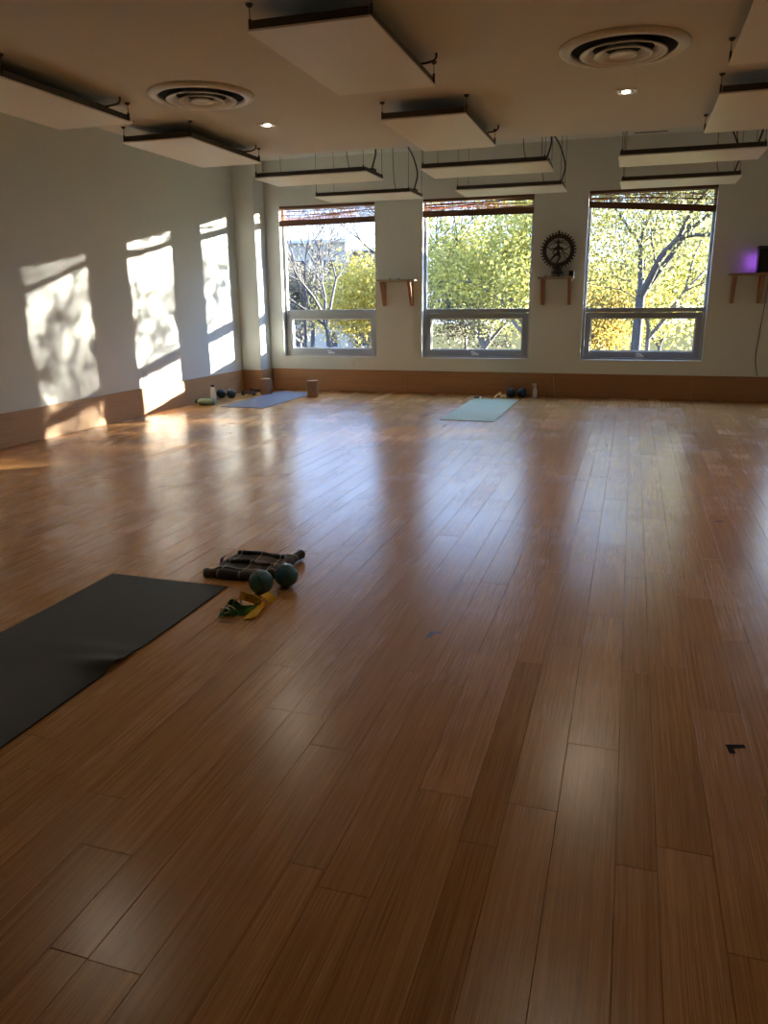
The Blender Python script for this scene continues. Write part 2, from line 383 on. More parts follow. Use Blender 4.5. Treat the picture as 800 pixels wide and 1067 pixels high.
# woven blinds, raised: (window, bottom left z, bottom right z)
def blind(i, zl, zr, label, seed):
    x0, x1 = WINS[i]; R_ = random.Random(seed)
    r = empty('woven_blind', ((x0+x1)/2, D+.035, ZT)); tag(r, label, 'blind', 'raised woven blinds')
    hw = (x1-x0)/2-.004
    MB().box(-hw, hw, -.02, .02, -.032, -.001).build('head_rail', M['blind_dark'], r, bevel=.003)
    # reeds: sagging gathered bundle
    mb = MB(); n = 34
    dl, dr = zl-ZT, zr-ZT
    ph = [R_.random()*6.3 for _ in range(4)]
    for k in range(n):
        f = k/(n-1); pts = []
        sag = R_.uniform(-.004, .004)
        for q in range(15):
            u = q/14; x = -hw+.004+u*(2*hw-.008)
            zt = -.034; zb = dl+(dr-dl)*u+.075
            wv = .016*math.sin(u*3.1+ph[0]+f*4)*math.sin(f*math.pi)+.007*math.sin(u*9+ph[1]+f*7)*math.sin(f*math.pi)
            z = zt+(zb-zt)*f+wv+sag
            y = .028*math.sin(f*math.pi*4+u*.8+ph[2])
            pts.append((x, y, z))
        mb.ribbon(pts, (0, .45, 1), R_.choice((.0030, .0040, .0050)), .0014)
    o_ = mb.build('reeds', M['blind'], r); o_['kind'] = 'stuff'
    for f, th in ((.30, .005), (.62, .006)):
        pts = []
        for q in range(13):
            u = q/12; zb = dl+(dr-dl)*u+.085; pts.append((-hw+u*2*hw, -.026, -.034+(zb+.034)*(f+.10*(u-.5)*(1 if i != 1 else -1.6))+.006*math.sin(u*5+ph[3])))
        MB().tube(pts, th, 6).build('fold_edge', M['blind_dark'], r)
    mb = MB()
    bh = .078
    v = []
    for (x, d) in ((-hw, dl), (hw, dr)):
        for yy in (-.030, -.004):
            v += [(x, yy, d), (x, yy, d+bh)]
    mb.add(v, [(0,1,3,2), (4,6,7,5), (0,4,5,1), (2,3,7,6), (1,5,7,3), (0,2,6,4)])
    mb.build('bottom_bar', M['blind_dark'], r, bevel=.003)
    for u in (.08, .92):
        MB().tube([(-hw+u*2*hw, -.033, -.03), (-hw+u*2*hw, -.034, dl+(dr-dl)*u+.01)], .0022, 5).build('lift_cord', M['blind_dark'], r)
blind(0, 2.352, 2.365, 'woven reed blind bunched up at the top of the left window', 3)
blind(1, 2.395, 2.385, 'woven reed blind hanging level at the top of the middle window', 5)
blind(2, 2.425, 2.315, 'woven reed blind drooping to the right at the top of the right window', 9)
blind(3, 2.38, 2.38, 'woven reed blind at the added unseen window right of the black speaker', 12)
# ------------------------------------------------------------------ ceiling fittings
def diffuser(x, y, label):
    r = empty('round_diffuser', (x, y, ZC)); tag(r, label, 'air vent', 'round ceiling diffusers')
    MB().lathe([(.285, 0), (.352, 0), (.350, -.010), (.335, -.022), (.305, -.028), (.285, -.020)], 56, closed=True).build('outer_ring', M['white'], r, smooth=True)
    MB().lathe([(0, -.002), (.284, -.002), (.284, -.0005), (0, -.0005)], 48).build('throat', M['dark'], r)
    for (ra, rb, za, zb) in ((.165, .232, -.008, -.036), (.095, .155, -.012, -.042), (.0, .075, -.030, -.046)):
        if ra == 0:
            MB().lathe([(0, za), (.06, za), (rb, za-.006), (rb, zb+.003), (rb-.012, zb), (.05, zb+.006), (0, zb+.008)], 40).build('center_cone', M['white'], r, smooth=True)
        else:
            MB().lathe([(ra, za), (ra+.004, za+.001), (rb, zb+.004), (rb+.004, zb), (rb, zb-.003), (rb-.010, zb-.002), (ra, za-.004)], 48, closed=True).build('cone_ring', M['white'], r, smooth=True)
diffuser(-2.87, 5.06, 'round white ceiling air diffuser near the left wall')
diffuser(-.155, 4.95, 'round white ceiling air diffuser toward the right, above a lit downlight')
def downlight(x, y, label, watt=None):
    r = empty('recessed_downlight', (x, y, ZC)); tag(r, label, 'downlight', 'square recessed downlights')
    mb = MB(); a, b = .068, .046
    mb.box(-a, a, -a, -b, -.006, 0); mb.box(-a, a, b, a, -.006, 0); mb.box(-a, -b, -b, b, -.006, 0); mb.box(b, a, -b, b, -.006, 0)
    mb.build('trim', M['white'], r)
    MB().box(-b, b, -b, b, -.0015, -.0002).build('reflector', M['steel'], r)
    MB().lathe([(0, -.0016), (.028, -.0018), (.022, -.010), (0, -.013)], 20).build('bulb', M['bulb'], r, smooth=True)
    ld = bpy.data.lights.new('lamp', 'SPOT'); ld.energy = watt or LAMP_W; ld.color = (1, .84, .62); ld.spot_size = math.radians(150); ld.spot_blend = .6; ld.shadow_soft_size = .04
    lo = bpy.data.objects.new('lamp', ld); COL.objects.link(lo); lo.parent = r; lo.location = (0, 0, -.03)
downlight(-2.85, 6.02, 'dim square downlight beside the left round diffuser')
downlight(-.15, 5.94, 'glowing square downlight just beyond the right round diffuser')
downlight(2.55, 5.94, 'added fill downlight in the same row, unseen right of the frame')  # out of view, added for extra fill light
downlight(-2.85, 3.2, 'added fill downlight overhead, left in the unseen row nearer the camera', 4.5)  # this unseen row of three is added to brighten the near floor
downlight(-.15, 3.2, 'added fill downlight overhead, middle of the unseen row nearer the camera', 4.5)
downlight(2.55, 3.2, 'added fill downlight overhead, right in the unseen row nearer the camera', 4.5)
# hanging radiant panels
PA, PB = .61, 1.22
def ir_panel(long_axis, ztop, name='radiant_heat_panel'):
    r = empty(name, (0, 0, 0)); hx, hy = (PA/2, PB/2) if long_axis == 'y' else (PB/2, PA/2)
    MB().box(-hx, hx, -hy, hy, 0, .011).build('panel_board', M['panel_white'], r, bevel=.002)
    i_ = .014
    MB().box(-hx+i_, hx-i_, -hy+i_, hy-i_, .0115, .052).build('panel_frame', M['panel_frame'], r, bevel=.002)
    top = ztop-2.52
    for sx in (-1, 1):
        for sy in (-1, 1):
            x, y = sx*(hx-.004), sy*(hy-.03)
            if long_axis == 'x': x, y = sx*(hx-.03), sy*(hy-.004)
            c = MB().tube([(x, y, .012), (x, y, top-.012)], .0024, 5).build('hanging_wire', M['cable'], r)
            MB().box(x-.006, x+.006, y-.006, y+.006, .0115, .062).build('wire_clamp', M['panel_frame'], c)
            MB().lathe([(0, top-.016), (.010, top-.014), (.018, top-.004), (.019, top), (0, top)], 12, c=(x, y, 0)).build('ceiling_anchor', M['panel_frame'], c, smooth=True)
    if long_axis == 'y':
        bx = hx-.10; MB().box(bx-.05, bx+.05, hy-.30, hy-.18, .0525, .072).build('junction_box', M['panel_frame'], r)
        MB().tube(smooth_pts([(bx+.04, hy-.22, .066), (hx+.02, hy-.21, .075), (hx+.045, hy-.19, top-.03), (hx+.05, hy-.19, top-.001)], 5), .0065, 6).build('power_cord', M['cable'], r, smooth=True)
    else:
        MB().box(hx-.16, hx-.02, -.02, .08, .0525, .078).build('junction_box', M['panel_frame'], r)
        MB().tube(smooth_pts([(hx-.05, .03, .07), (hx-.04, .03, .11), (hx-.015, .05, .26), (hx-.09, .07, .48), (hx-.20, .08, .64), (hx-.22, .08, top-.001)], 6), .0085, 6).build('power_cord', M['cable'], r, smooth=True)
        MB().tube(smooth_pts([(hx-.22, -.16, .052), (hx-.25, -.16, .20), (hx-.27, -.16, top-.001)], 4), .004, 5).build('thin_cord', M['cable'], r)
    return r
low = ir_panel('y', ZC); high = ir_panel('x', ZH)
spots = [(low, -3.76, 4.49, 'white panel heater hanging at the left frame edge'),
         (low, -3.645, 6.28, 'white panel heater beside the left diffuser, nearest the corner column'),
         (low, -1.515, 4.28, 'large white panel heater at top centre, nearest the camera'),
         (low, -1.485, 6.24, 'white panel heater hanging at centre, second from the camera'),
         (low, .705, 4.41, 'white panel heater cut off by the top right corner'),
         (low, .725, 6.28, 'white panel heater at the right frame edge below the corner one'),
         (high, -3.20, 7.97, 'nearer of two wide panel heaters above the left window'),
         (high, -3.19, 9.56, 'farther of two wide panel heaters above the left window'),
         (high, -1.455, 8.04, 'nearer of two wide panel heaters above the middle window'),
         (high, -1.455, 9.62, 'farther of two wide panel heaters above the middle window'),
         (high, .385, 8.00, 'nearer of two wide panel heaters above the right window'),
         (high, .375, 9.62, 'farther of two wide panel heaters above the right window')]
used = set()
for (proto, x, y, lab) in spots:
    o = proto if id(proto) not in used else copy_tree(proto)
    used.add(id(proto)); o.location = (x, y, 2.52); tag(o, lab, 'heater panel', 'hanging radiant heat panels')
# ------------------------------------------------------------------ shelves
def shelf(x0, x1, bx, label, depth=.20):
    zt = 1.585; r = empty('wall_shelf', ((x0+x1)/2, D, zt)); tag(r, label, 'shelf', 'wooden bracket shelves'); c = (x0+x1)/2
    MB().box(x0-c, x1-c, -depth, 0, -.028, 0).build('shelf_board', M['shelfwood'], r, bevel=.002)
    for b_ in bx:
        b_ -= c; hw = .021
        mb = MB()
        mb.box(b_-hw, b_+hw, -.032, -.0005, -.36, -.0285)
        mb.box(b_-hw, b_+hw, -depth+.015, -.033, -.060, -.0285)
        y0_, y1_ = -depth+.018, -.030
        v = []
        for x in (b_-hw, b_+hw): v += [(x, y0_, -.060), (x, y0_+.045, -.060), (x, y1_, -.335), (x, y1_-.012, -.352)]
        mb.add(v, [(0,1,2,3), (7,6,5,4), (0,4,5,1), (1,5,6,2), (2,6,7,3), (3,7,4,0)])
        mb.build('bracket', M['wood'], r)
    return zt
shelf(-3.46, -2.90, (-3.385, -2.985), 'nearly bare wooden shelf on brackets between the left and middle windows')
shelf(-1.225, -.765, (-1.165, -.815), 'wooden shelf on brackets holding the dark ring statue')
shelf(1.10, 1.72, (1.165, 1.475), 'wooden shelf on brackets holding the black speaker')
ZSH = 1.585
def tealight(x, y, label):
    r = empty('tealight', (x, y, ZSH)); tag(r, label, 'candle', 'tealights on the wall shelves')
    MB().lathe([(0, 0), (.019, 0), (.020, .016), (.018, .016), (.0175, .012), (0, .012)], 16).build('cup', M['steel'], r, smooth=True)
    MB().lathe([(0, .0125), (.017, .0125), (.014, .017), (0, .018)], 14).build('wax', M['wax'], r, smooth=True)
    MB().tube([(0, 0, .018), (.001, 0, .026)], .0014, 5).build('wick', M['dark'], r)
for x, lab in ((-1.13, 'leftmost tealight below the ring statue'), (-1.055, 'second tealight from the left below the ring statue'), (-.985, 'third tealight from the left below the ring statue'), (-.93, 'rightmost tealight below the ring statue')):
    tealight(x, D-.155, lab)
tealight(-3.27, D-.14, 'left tealight on the shelf between left and middle windows')
tealight(-3.14, D-.14, 'right tealight on the shelf between left and middle windows')
# ring statue
def statue():
    X, Y, Z = -.985, D-.085, ZSH
    r = empty('dancer_statue', (X, Y, Z)); tag(r, 'dark bronze dancing figure in a flame ring statue on wall shelf', 'statue')
    # pedestal
    MB().lathe([(0, 0), (.085, 0), (.09, .012), (.078, .022), (.070, .032), (.082, .045), (.086, .055), (.070, .068), (.055, .075), (.060, .088), (0, .090)], 28).build('pedestal', M['bronze'], r, smooth=True)
    for v_ in bpy.data.objects[-1:] if False else []: pass
    zc = .325
    # ring with beaded rims
    MB().lathe([(.158, -.008), (.166, -.014), (.176, -.009), (.188, -.014), (.200, -.012), (.204, 0), (.200, .012), (.158, .010), (.152, 0)], 64, c=(0, 0, zc), axis='y', closed=True).build('flame_ring', M['bronze'], r, smooth=True)
    mb = MB(); n = 33
    for k in range(n):
        a = math.pi/2 + 2*math.pi*k/n
        if abs(a-math.pi*1.5) < .12: continue
        d = Vector((math.cos(a), 0, math.sin(a))); t_ = Vector((-math.sin(a), 0, math.cos(a)))
        big = 1.5 if k == 0 else 1.0
        b_ = Vector((0, 0, zc))+d*.198
        pts = [b_, b_+d*.014*big+t_*.002, b_+d*.025*big, b_+d*.034*big-t_*.003]
        mb.tube(pts, [.008*big, .0115*big, .0105*big, .004], 6)
    mb.build('flame_tips', M['bronze'], r, smooth=True)
    # body: skinned skeleton, one mesh
    V = []; E_ = []; Rd = []
    def vtx(x, z, y=0, rad=.012): V.append((x, y, z)); Rd.append(rad); return len(V)-1
    def chain(a, *pts):
        p_ = a
        for q in pts: i = vtx(*q); E_.append((p_, i)); p_ = i
        return p_
    pel = vtx(.000, .285, 0, .021)
    ch = chain(pel, (-.002, .325, 0, .017), (-.004, .362, 0, .024))
    chain(ch, (-.004, .392, 0, .010), (-.004, .415, -.004, .019), (-.004, .440, -.004, .016), (-.004, .470, 0, .008))
    chain(pel, (.030, .245, -.012, .017), (-.012, .175, -.006, .011), (-.012, .112, 0, .009), (-.030, .098, -.014, .008))
    chain(pel, (-.038, .270, -.014, .016), (-.085, .215, -.028, .011), (-.118, .188, -.030, .008), (-.138, .196, -.032, .006))
    chain(ch, (.040, .358, 0, .010), (.085, .330, -.010, .008), (.125, .355, -.012, .006), (.140, .375, -.012, .005))
    chain(ch, (-.044, .356, 0, .010), (-.090, .335, -.010, .008), (-.125, .362, -.012, .006), (-.142, .380, -.012, .005))
    chain(ch, (.036, .345, -.012, .010), (.070, .300, -.024, .008), (.110, .275, -.026, .006), (.130, .262, -.028, .005))
    chain(ch, (-.040, .342, -.012, .010), (-.072, .300, -.024, .008), (-.040, .275, -.034, .006), (-.018, .280, -.038, .005))
    me = bpy.data.meshes.new('dancing_figure'); me.from_pydata(V, E_, []); me.materials.append(M['bronze'])
    o_ = bpy.data.objects.new('dancing_figure', me); COL.objects.link(o_); o_.parent = r
    o_.modifiers.new('skin', 'SKIN'); sv = me.skin_vertices[0].data
    for i, q in enumerate(Rd): sv[i].radius = (q, q)
    sv[0].use_root = True
    sb = o_.modifiers.new('sub', 'SUBSURF'); sb.levels = 2; sb.render_levels = 2
    # streaming hair and sash
    mb = MB()
    for s in (-1, 1):
        for (dz, l) in ((0, .11), (-.02, .12), (.018, .09)):
            mb.tube(smooth_pts([(-.004, .004, .420), (s*l*.5, .006, .432+dz), (s*l, .006, .415+dz*1.6), (s*(l+.015), .006, .40+dz*2)], 4), [.005]*5+[.004]*4+[.003]*4, 5)
    mb.build('streaming_hair', M['bronze'], r, smooth=True)
    MB().tube(smooth_pts([(.02, 0, .30), (.06, .004, .285), (.10, .004, .235), (.125, .004, .215)], 4), .005, 5).build('sash', M['bronze'], r, smooth=True)
    mb = MB(); mb.tube([(-.055, -.006, .100), (-.03, -.008, .108), (.02, -.006, .108), (.055, -.006, .098)], [.010, .015, .014, .010], 8)
    mb.build('crouching_form', M['bronze'], r, smooth=True)
    MB().tube([(0, 0, .088), (0, 0, .13)], .02, 10).build('ring_stem', M['bronze'], r)
statue()
r = empty('small_black_box', (-.800, D-.12, ZSH)); tag(r, 'small black cube with a pale side on the statue shelf', 'box')
MB().box(-.033, .028, -.03, .03, 0, .070).build('case', M['black'], r, bevel=.003)
MB().box(.0285, .036, -.028, .028, .002, .066).build('pale_side', M['wax'], r, bevel=.002)
MB().lathe([(0, -.0315), (.020, -.0315), (.022, -.0302), (0, -.0302)], 16, c=(0, 0, .036), axis='y').build('front_disc', M['grille'], r)
# speaker with violet light
r = empty('box_speaker', (1.505, D-.11, ZSH)); tag(r, 'black box speaker with violet light behind it on the right shelf', 'speaker')
mb = MB(); v = []
for z, hx, hy in ((0, .105, .080), (.285, .112, .083)):
    v += [(-hx, -hy, z), (hx, -hy, z), (hx, hy, z), (-hx, hy, z)]
mb.add(v, [(3,2,1,0), (4,5,6,7), (0,1,5,4), (1,2,6,5), (2,3,7,6), (3,0,4,7)]); mb.build('cabinet', M['black'], r, bevel=.006)
MB().box(-.121, .121, -.090, .090, .2855, .308).build('top_cap', M['black'], r, bevel=.008)
MB().box(-.095, .095, -.0855, -.0835, .015, .27).build('grille', M['grille'], r, bevel=.001)
MB().box(-.100, -.060, .0845, .0885, .04, .24).build('violet_light', M['led'], r)
ld = bpy.data.lights.new('violet_lamp', 'AREA'); ld.shape = 'RECTANGLE'; ld.size = .08; ld.size_y = .18; ld.energy = .045; ld.color = (.42, .10, 1.0)
lo = bpy.data.objects.new('violet_lamp', ld); COL.objects.link(lo); lo.parent = r; lo.location = (-.150, .035, .13)
lo.rotation_euler = Vector((.8, -.6, 0)).to_track_quat('Z', 'Y').to_euler()
tag(MB().tube(smooth_pts([(1.56, D-.02, ZSH-.03), (1.555, D-.01, 1.25), (1.53, D-.008, .85), (1.52, D-.008, .55), (1.56, D-.012, .345)], 8), .004, 6).build('speaker_cord', M['cable'], smooth=True), 'thin dark cord hanging from the speaker shelf down the wall', 'cord')
tag(MB().tube(smooth_pts([(-.98, D-.022, .30), (-.965, D-.024, .18), (-.95, D-.03, .05), (-.94, D-.05, .006), (-.88, D-.07, .005), (-.84, D-.06, .005)], 8), .0026, 6).build('thin_cable', M['wire_white'], smooth=True), 'thin pale cable trailing down the baseboard beside the spray bottle', 'cable')
# outlets
def outlet(loc, rz, label):
    r = empty('wall_outlet', loc, rz); tag(r, label, 'outlet', 'wall outlets')
    MB().box(-.036, .036, -.006, 0, -.058, .058).build('cover_plate', M['outlet'], r, bevel=.002)
    for z in (-.022, .022):
        s = MB().box(-.017, .017, -.0085, -.0062, z-.014, z+.014).build('socket', M['outlet'], r, bevel=.001)
        for x in (-.006, .006): MB().box(x-.0015, x+.0015, -.0092, -.0086, z-.006, z+.005).build('slot', M['dark'], s)
outlet((L, 7.97, .46), math.pi/2, 'small wall outlet on the left wall near the sunlit patch')
outlet((-3.89, D, .40), 0, 'small wall outlet under the left window')
# ------------------------------------------------------------------ mats
def yoga_mat(name, x0, x1, y0, y1, m, label, th=.005, bumps=(), amp=.0006, skew=0):
    nx, ny = 24, 60; vs = []; R_ = random.Random(len(label)); ph = [R_.random()*6 for _ in range(4)]
    for top in (0, 1):
        for j in range(ny+1):
            for i in range(nx+1):
                u, v_ = i/nx, j/ny; x = x0+(x1-x0)*u+skew*v_; y = y0+(y1-y0)*v_
                z = .0006+amp*(1+math.sin(x*9+ph[0])*math.sin(y*7+ph[1]))
                for (bx_, by_, sx, sy, hgt) in bumps: z += hgt*math.exp(-((x-bx_)/sx)**2-((y-by_)/sy)**2)
                e_ = min(u, 1-u)*(x1-x0); e2 = min(v_, 1-v_)*(y1-y0)
                vs.append((x, y, z+th*top))
    N = (nx+1)*(ny+1); fs = []
    for j in range(ny):
        for i in range(nx):
            a = j*(nx+1)+i; fs.append((a+N, a+1+N, a+nx+2+N, a+nx+1+N)); fs.append((a, a+nx+1, a+nx+2, a+1))
    for i in range(nx):
        fs.append((i, i+1, i+1+N, i+N)); a = ny*(nx+1)+i; fs.append((a+1, a, a+N, a+1+N))
    for j in range(ny):
        a = j*(nx+1); fs.append((a+nx+1, a, a+N, a+nx+1+N)); a += nx; fs.append((a, a+nx+1, a+nx+1+N, a+N))
    cx, cy = (x0+x1)/2, (y0+y1)/2
    o_ = MB().add([(a-cx, b-cy, c) for a, b, c in vs], fs).build(name, m, None, smooth=True, loc=(cx, cy, 0))
    es = o_.modifiers.new('edge', 'EDGE_SPLIT'); es.split_angle = math.radians(50)
    return tag(o_, label, 'yoga mat')
bp_ = on_floor(112, 694)
yoga_mat('yoga_mat', -2.375, -1.735, 1.15, 3.00, M['rubber'], 'black rubber yoga mat with a raised wrinkle at the left frame edge', .005, ((-1.745, bp_.y, .14, .040, .026), (-1.82, bp_.y+.10, .22, .05, .010)))
yoga_mat('yoga_mat', -4.99, -4.38, 8.76, 10.52, M['bluemat'], 'blue grey yoga mat between two cork blocks by the corner', .006)
yoga_mat('yoga_mat', -1.985, -1.375, 8.34, 10.33, M['greenmat'], 'sage green yoga mat under the middle window', .006)
# ------------------------------------------------------------------ folded plaid blanket
def blanket():
    r = empty('folded_blanket', (-1.735, 3.27, 0)); r.rotation_euler = (0, 0, math.radians(2)); tag(r, 'folded black plaid blanket with rolled edges on the bamboo floor', 'blanket')
    R_ = random.Random(4)
    def slab(name, x0, x1, y0, y1, z0, z1, seed, amp=.004):
        nx, ny = 26, 22; vs = []; q = random.Random(seed); ph = [q.random()*6 for _ in range(6)]
        for top in (0, 1):
            for j in range(ny+1):
                for i in range(nx+1):
                    u, v_ = i/nx, j/ny
                    e1 = 1-abs(2*u-1)**8; e2 = 1-abs(2*v_-1)**8; e_ = max(0, min(e1, e2))**.5
                    mid = (z0+z1)/2; hh = (z1-z0)/2*(.25+.75*e_)
                    wv = amp*(math.sin(u*11+ph[0]+v_*3)+.7*math.sin(v_*17+ph[1]+u*4)+.5*math.sin((u+v_)*23+ph[2]))*e_
                    x = x0+(x1-x0)*u+.005*math.sin(v_*9+ph[3]); y = y0+(y1-y0)*v_+.005*math.sin(u*8+ph[4])
                    vs.append((x, y, mid+(hh+wv if top else -hh)))
        N = (nx+1)*(ny+1); fs = []
        for j in range(ny):
            for i in range(nx):
                a = j*(nx+1)+i; fs += [(a+N, a+1+N, a+nx+2+N, a+nx+1+N), (a, a+nx+1, a+nx+2, a+1)]
        for i in range(nx): fs.append((i, i+1, i+1+N, i+N)); a = ny*(nx+1)+i; fs.append((a+1, a, a+N, a+1+N))
        for j in range(ny): a = j*(nx+1); fs.append((a+nx+1, a, a+N, a+nx+1+N)); a += nx; fs.append((a, a+nx+1, a+nx+1+N, a+N))
        return MB().add(vs, fs).build(name, M['plaid'], r, smooth=True)
    slab('folded_layer', -.17, .16, -.15, .17, .001, .022, 1, .001)
    slab('folded_layer', -.155, .15, -.14, .165, .0225, .040, 2, .003)
    def roll(name, pts, rad, seed):
        q = random.Random(seed); P_ = smooth_pts(pts, 6)
        MB().tube(P_, [rad*(1+.12*math.sin(i*.9+seed)+q.uniform(-.05, .05)) for i in range(len(P_))], 12).build(name, M['plaid'], r, smooth=True)
    roll('rolled_edge', [(-.180, -.165, .024), (-.08, -.162, .025), (.02, -.160, .025), (.09, -.150, .024)], .022, 2)
    roll('rolled_edge', [(.145, -.13, .026), (.16, -.02, .028), (.172, .09, .030), (.182, .19, .032)], .024, 5)
    roll('cloth_fold', [(-.13, .10, .044), (-.03, .11, .046), (.08, .085, .045), (.13, .09, .043)], .012, 7)
    roll('cloth_fold', [(-.12, -.04, .043), (-.02, -.02, .046), (.06, -.05, .045), (.12, -.03, .043)], .011, 8)
    MB().ribbon(smooth_pts([(-.17, .02, .046), (-.182, .02, .040), (-.188, .02, .020), (-.19, .02, .006)], 4), (0, 1, 0), .03, .003).build('corner_tab', M['plaid'], r)
blanket()
# ------------------------------------------------------------------ weighted balls
def ball(px, py, rad, m, label, group, tilt=(0, 0), loc=None):
    p = loc or on_floor(px, py); r = empty('weighted_ball', (p.x, p.y, 0)); tag(r, label, 'exercise ball', group)
    prof = [(rad*math.sin(a), rad-rad*.97*math.cos(a)) for a in [math.pi*i/18 for i in range(19)]]
    prof = [(max(a, 0), max(b, .0005)) for a, b in prof]; prof[0] = (0, .03*rad); prof[-1] = (0, prof[-1][1])
    b_ = MB().lathe(prof, 28).build('ball_body', m, r, smooth=True)
    c = Vector((0, 0, rad)); d = Vector((math.sin(tilt[0])*math.cos(tilt[1]), math.sin(tilt[0])*math.sin(tilt[1]), math.cos(tilt[0])))
    s = MB().lathe([(rad*1.0, -.002), (rad*1.008, 0), (rad*1.0, .002), (rad*.99, 0)], 32, closed=True).build('seam', M['black'], r, smooth=True)
    s.location = c; s.rotation_euler = d.to_track_quat('Z', 'Y').to_euler()
    v_ = MB().lathe([(0, rad*.985), (.007, rad*.985), (.007, rad*1.012), (0, rad*1.016)], 12).build('valve_plug', M['black'], r, smooth=True)
    v_.location = c; v_.rotation_euler = d.to_track_quat('Z', 'Y').to_euler()
b1 = on_floor(268, 622); b2 = Vector((b1.x+.065, b1.y+.115, 0))
ball(0, 0, .057, M['teal'], 'dark teal weighted ball nearer the yellow strap', 'weighted balls by the plaid blanket', (1.2, .6), b1+Vector((0, .045, 0)))
ball(0, 0, .057, M['teal'], 'dark teal weighted ball touching the plaid blanket', 'weighted balls by the plaid blanket', (1.2, 2.2), b2+Vector((.01, .045, 0)))
ball(0, 0, .066, M['navy'], 'left navy weighted ball at the baseboard beyond the sage mat', 'weighted balls under the middle window', (1.2, 3), Vector((-1.52, 10.60, 0)))
ball(0, 0, .068, M['navy'], 'right navy weighted ball beside the spray bottle', 'weighted balls under the middle window', (1.1, 1), Vector((-1.365, 10.58, 0)))
ball(0, 0, .068, M['navy'], 'left dark blue ball beside the clear water bottle', 'weighted balls by the left wall', (1.2, 2), Vector((-5.415, 9.55, 0)))
ball(0, 0, .066, M['navy'], 'right dark blue ball beside the dumbbell by the left wall', 'weighted balls by the left wall', (1.2, 5), Vector((-5.285, 9.60, 0)))
# ------------------------------------------------------------------ straps
P = on_floor
def strap_yellow():
    o0 = P(268, 634); r = empty('yoga_strap', (o0.x, o0.y, 0)); tag(r, 'yellow webbing yoga strap looped on the floor in front of the teal balls', 'strap')
    def rel(px, py, z): q = P(px, py, z); return (q.x-o0.x, q.y-o0.y, z)
    MB().ribbon(smooth_pts([rel(250, 620, .030), rel(256, 622, .038), rel(264, 624, .034), rel(272, 629, .026)], 5), (.35, -.1, 1), .044).build('strap_loop', M['yellow'], r)
    MB().ribbon(smooth_pts([rel(275, 619, .040), rel(280, 621, .044), rel(285, 627, .026), rel(279, 630, .016), rel(272, 633, .012), rel(266, 640, .011), rel(262, 645, .004)], 5), (.8, .55, .45), .040).build('strap_tail', M['yellow'], r)
    MB().ribbon(smooth_pts([rel(272, 629, .022), rel(268, 633, .014), rel(262, 640, .010), rel(257, 645, .0045)], 5), (.9, .3, .2), .036).build('strap_tail', M['yellow'], r)
def strap_green():
    o0 = P(244, 634); r = empty('yoga_strap', (o0.x, o0.y, 0)); tag(r, 'dark green webbing yoga strap with metal rings beside the yellow strap', 'strap')
    def rel(px, py, z): q = P(px, py, z); return (q.x-o0.x, q.y-o0.y, z)
    MB().ribbon(smooth_pts([rel(229, 640, .004), rel(236, 639, .010), rel(245, 638, .012), rel(255, 638, .012), rel(264, 634, .014), rel(270, 630, .012)], 5), (.1, .5, .8), .030).build('strap_coil', M['green'], r)
    MB().ribbon(smooth_pts([rel(234, 638, .018), rel(236, 630, .034), rel(240, 627, .036), rel(246, 630, .026), rel(252, 634, .016), rel(262, 633, .018)], 5), (.5, .2, .8), .032).build('strap_coil', M['green'], r)
    MB().ribbon(smooth_pts([rel(230, 642, .010), rel(232, 636, .026), rel(238, 634, .030), rel(243, 638, .020), rel(246, 641, .006)], 5), (.7, .3, .6), .028).build('strap_coil', M['green'], r)
    for (px, py, z, a) in ((234, 636, .030, .3), (247, 628, .034, .9)):
        c = Vector(rel(px, py, z)); pts = [c+Vector((.019*math.cos(t_)*math.cos(a), .019*math.cos(t_)*math.sin(a), .013*math.sin(t_))) for t_ in [2*math.pi*i/14 for i in range(15)]]
        MB().tube(pts, .0032, 6, caps=False).build('metal_ring', M['chrome'], r, smooth=True)
strap_yellow(); strap_green()
# ------------------------------------------------------------------ floor tape
def tape(segs, m, label):
    r = empty('tape_mark', (segs[0][0], segs[0][1], 0)); tag(r, label, 'tape', 'tape marks on the floor'); x0_, y0_ = segs[0][:2]
    for i, (xa, ya, xb, yb, wd) in enumerate(segs):
        a, b = Vector((xa-x0_, ya-y0_, 0)), Vector((xb-x0_, yb-y0_, 0)); t_ = (b-a).normalized(); n_ = Vector((-t_.y, t_.x, 0))*wd/2; z = .0007+i*.0003
        v = [a-n_, b-n_, b+n_, a+n_]
        MB().add([(p.x, p.y, z) for p in v]+[(p.x, p.y, z+.00025) for p in v], [(3,2,1,0), (4,5,6,7), (0,1,5,4), (1,2,6,5), (2,3,7,6), (3,0,4,7)]).build('tape_strip', m, r)
tape([(.360, 2.232, .414, 2.247, .020), (.369, 2.232, .374, 2.196, .018)], M['tape'], 'black L of tape on the planks at the right')
tape([(-.690, 2.775, -.648, 2.785, .018), (-.682, 2.775, -.686, 2.722, .018)], M['tape_grey'], 'grey L of tape on the planks at the centre')
tape([(-1.575, 2.630, -1.515, 2.640, .014)], M['tape_grey'], 'faint grey strip of tape in front of the green strap')
tape([(.56, 4.80, .61, 4.82, .02)], M['tape'], 'small dark strip of tape far off at the right')
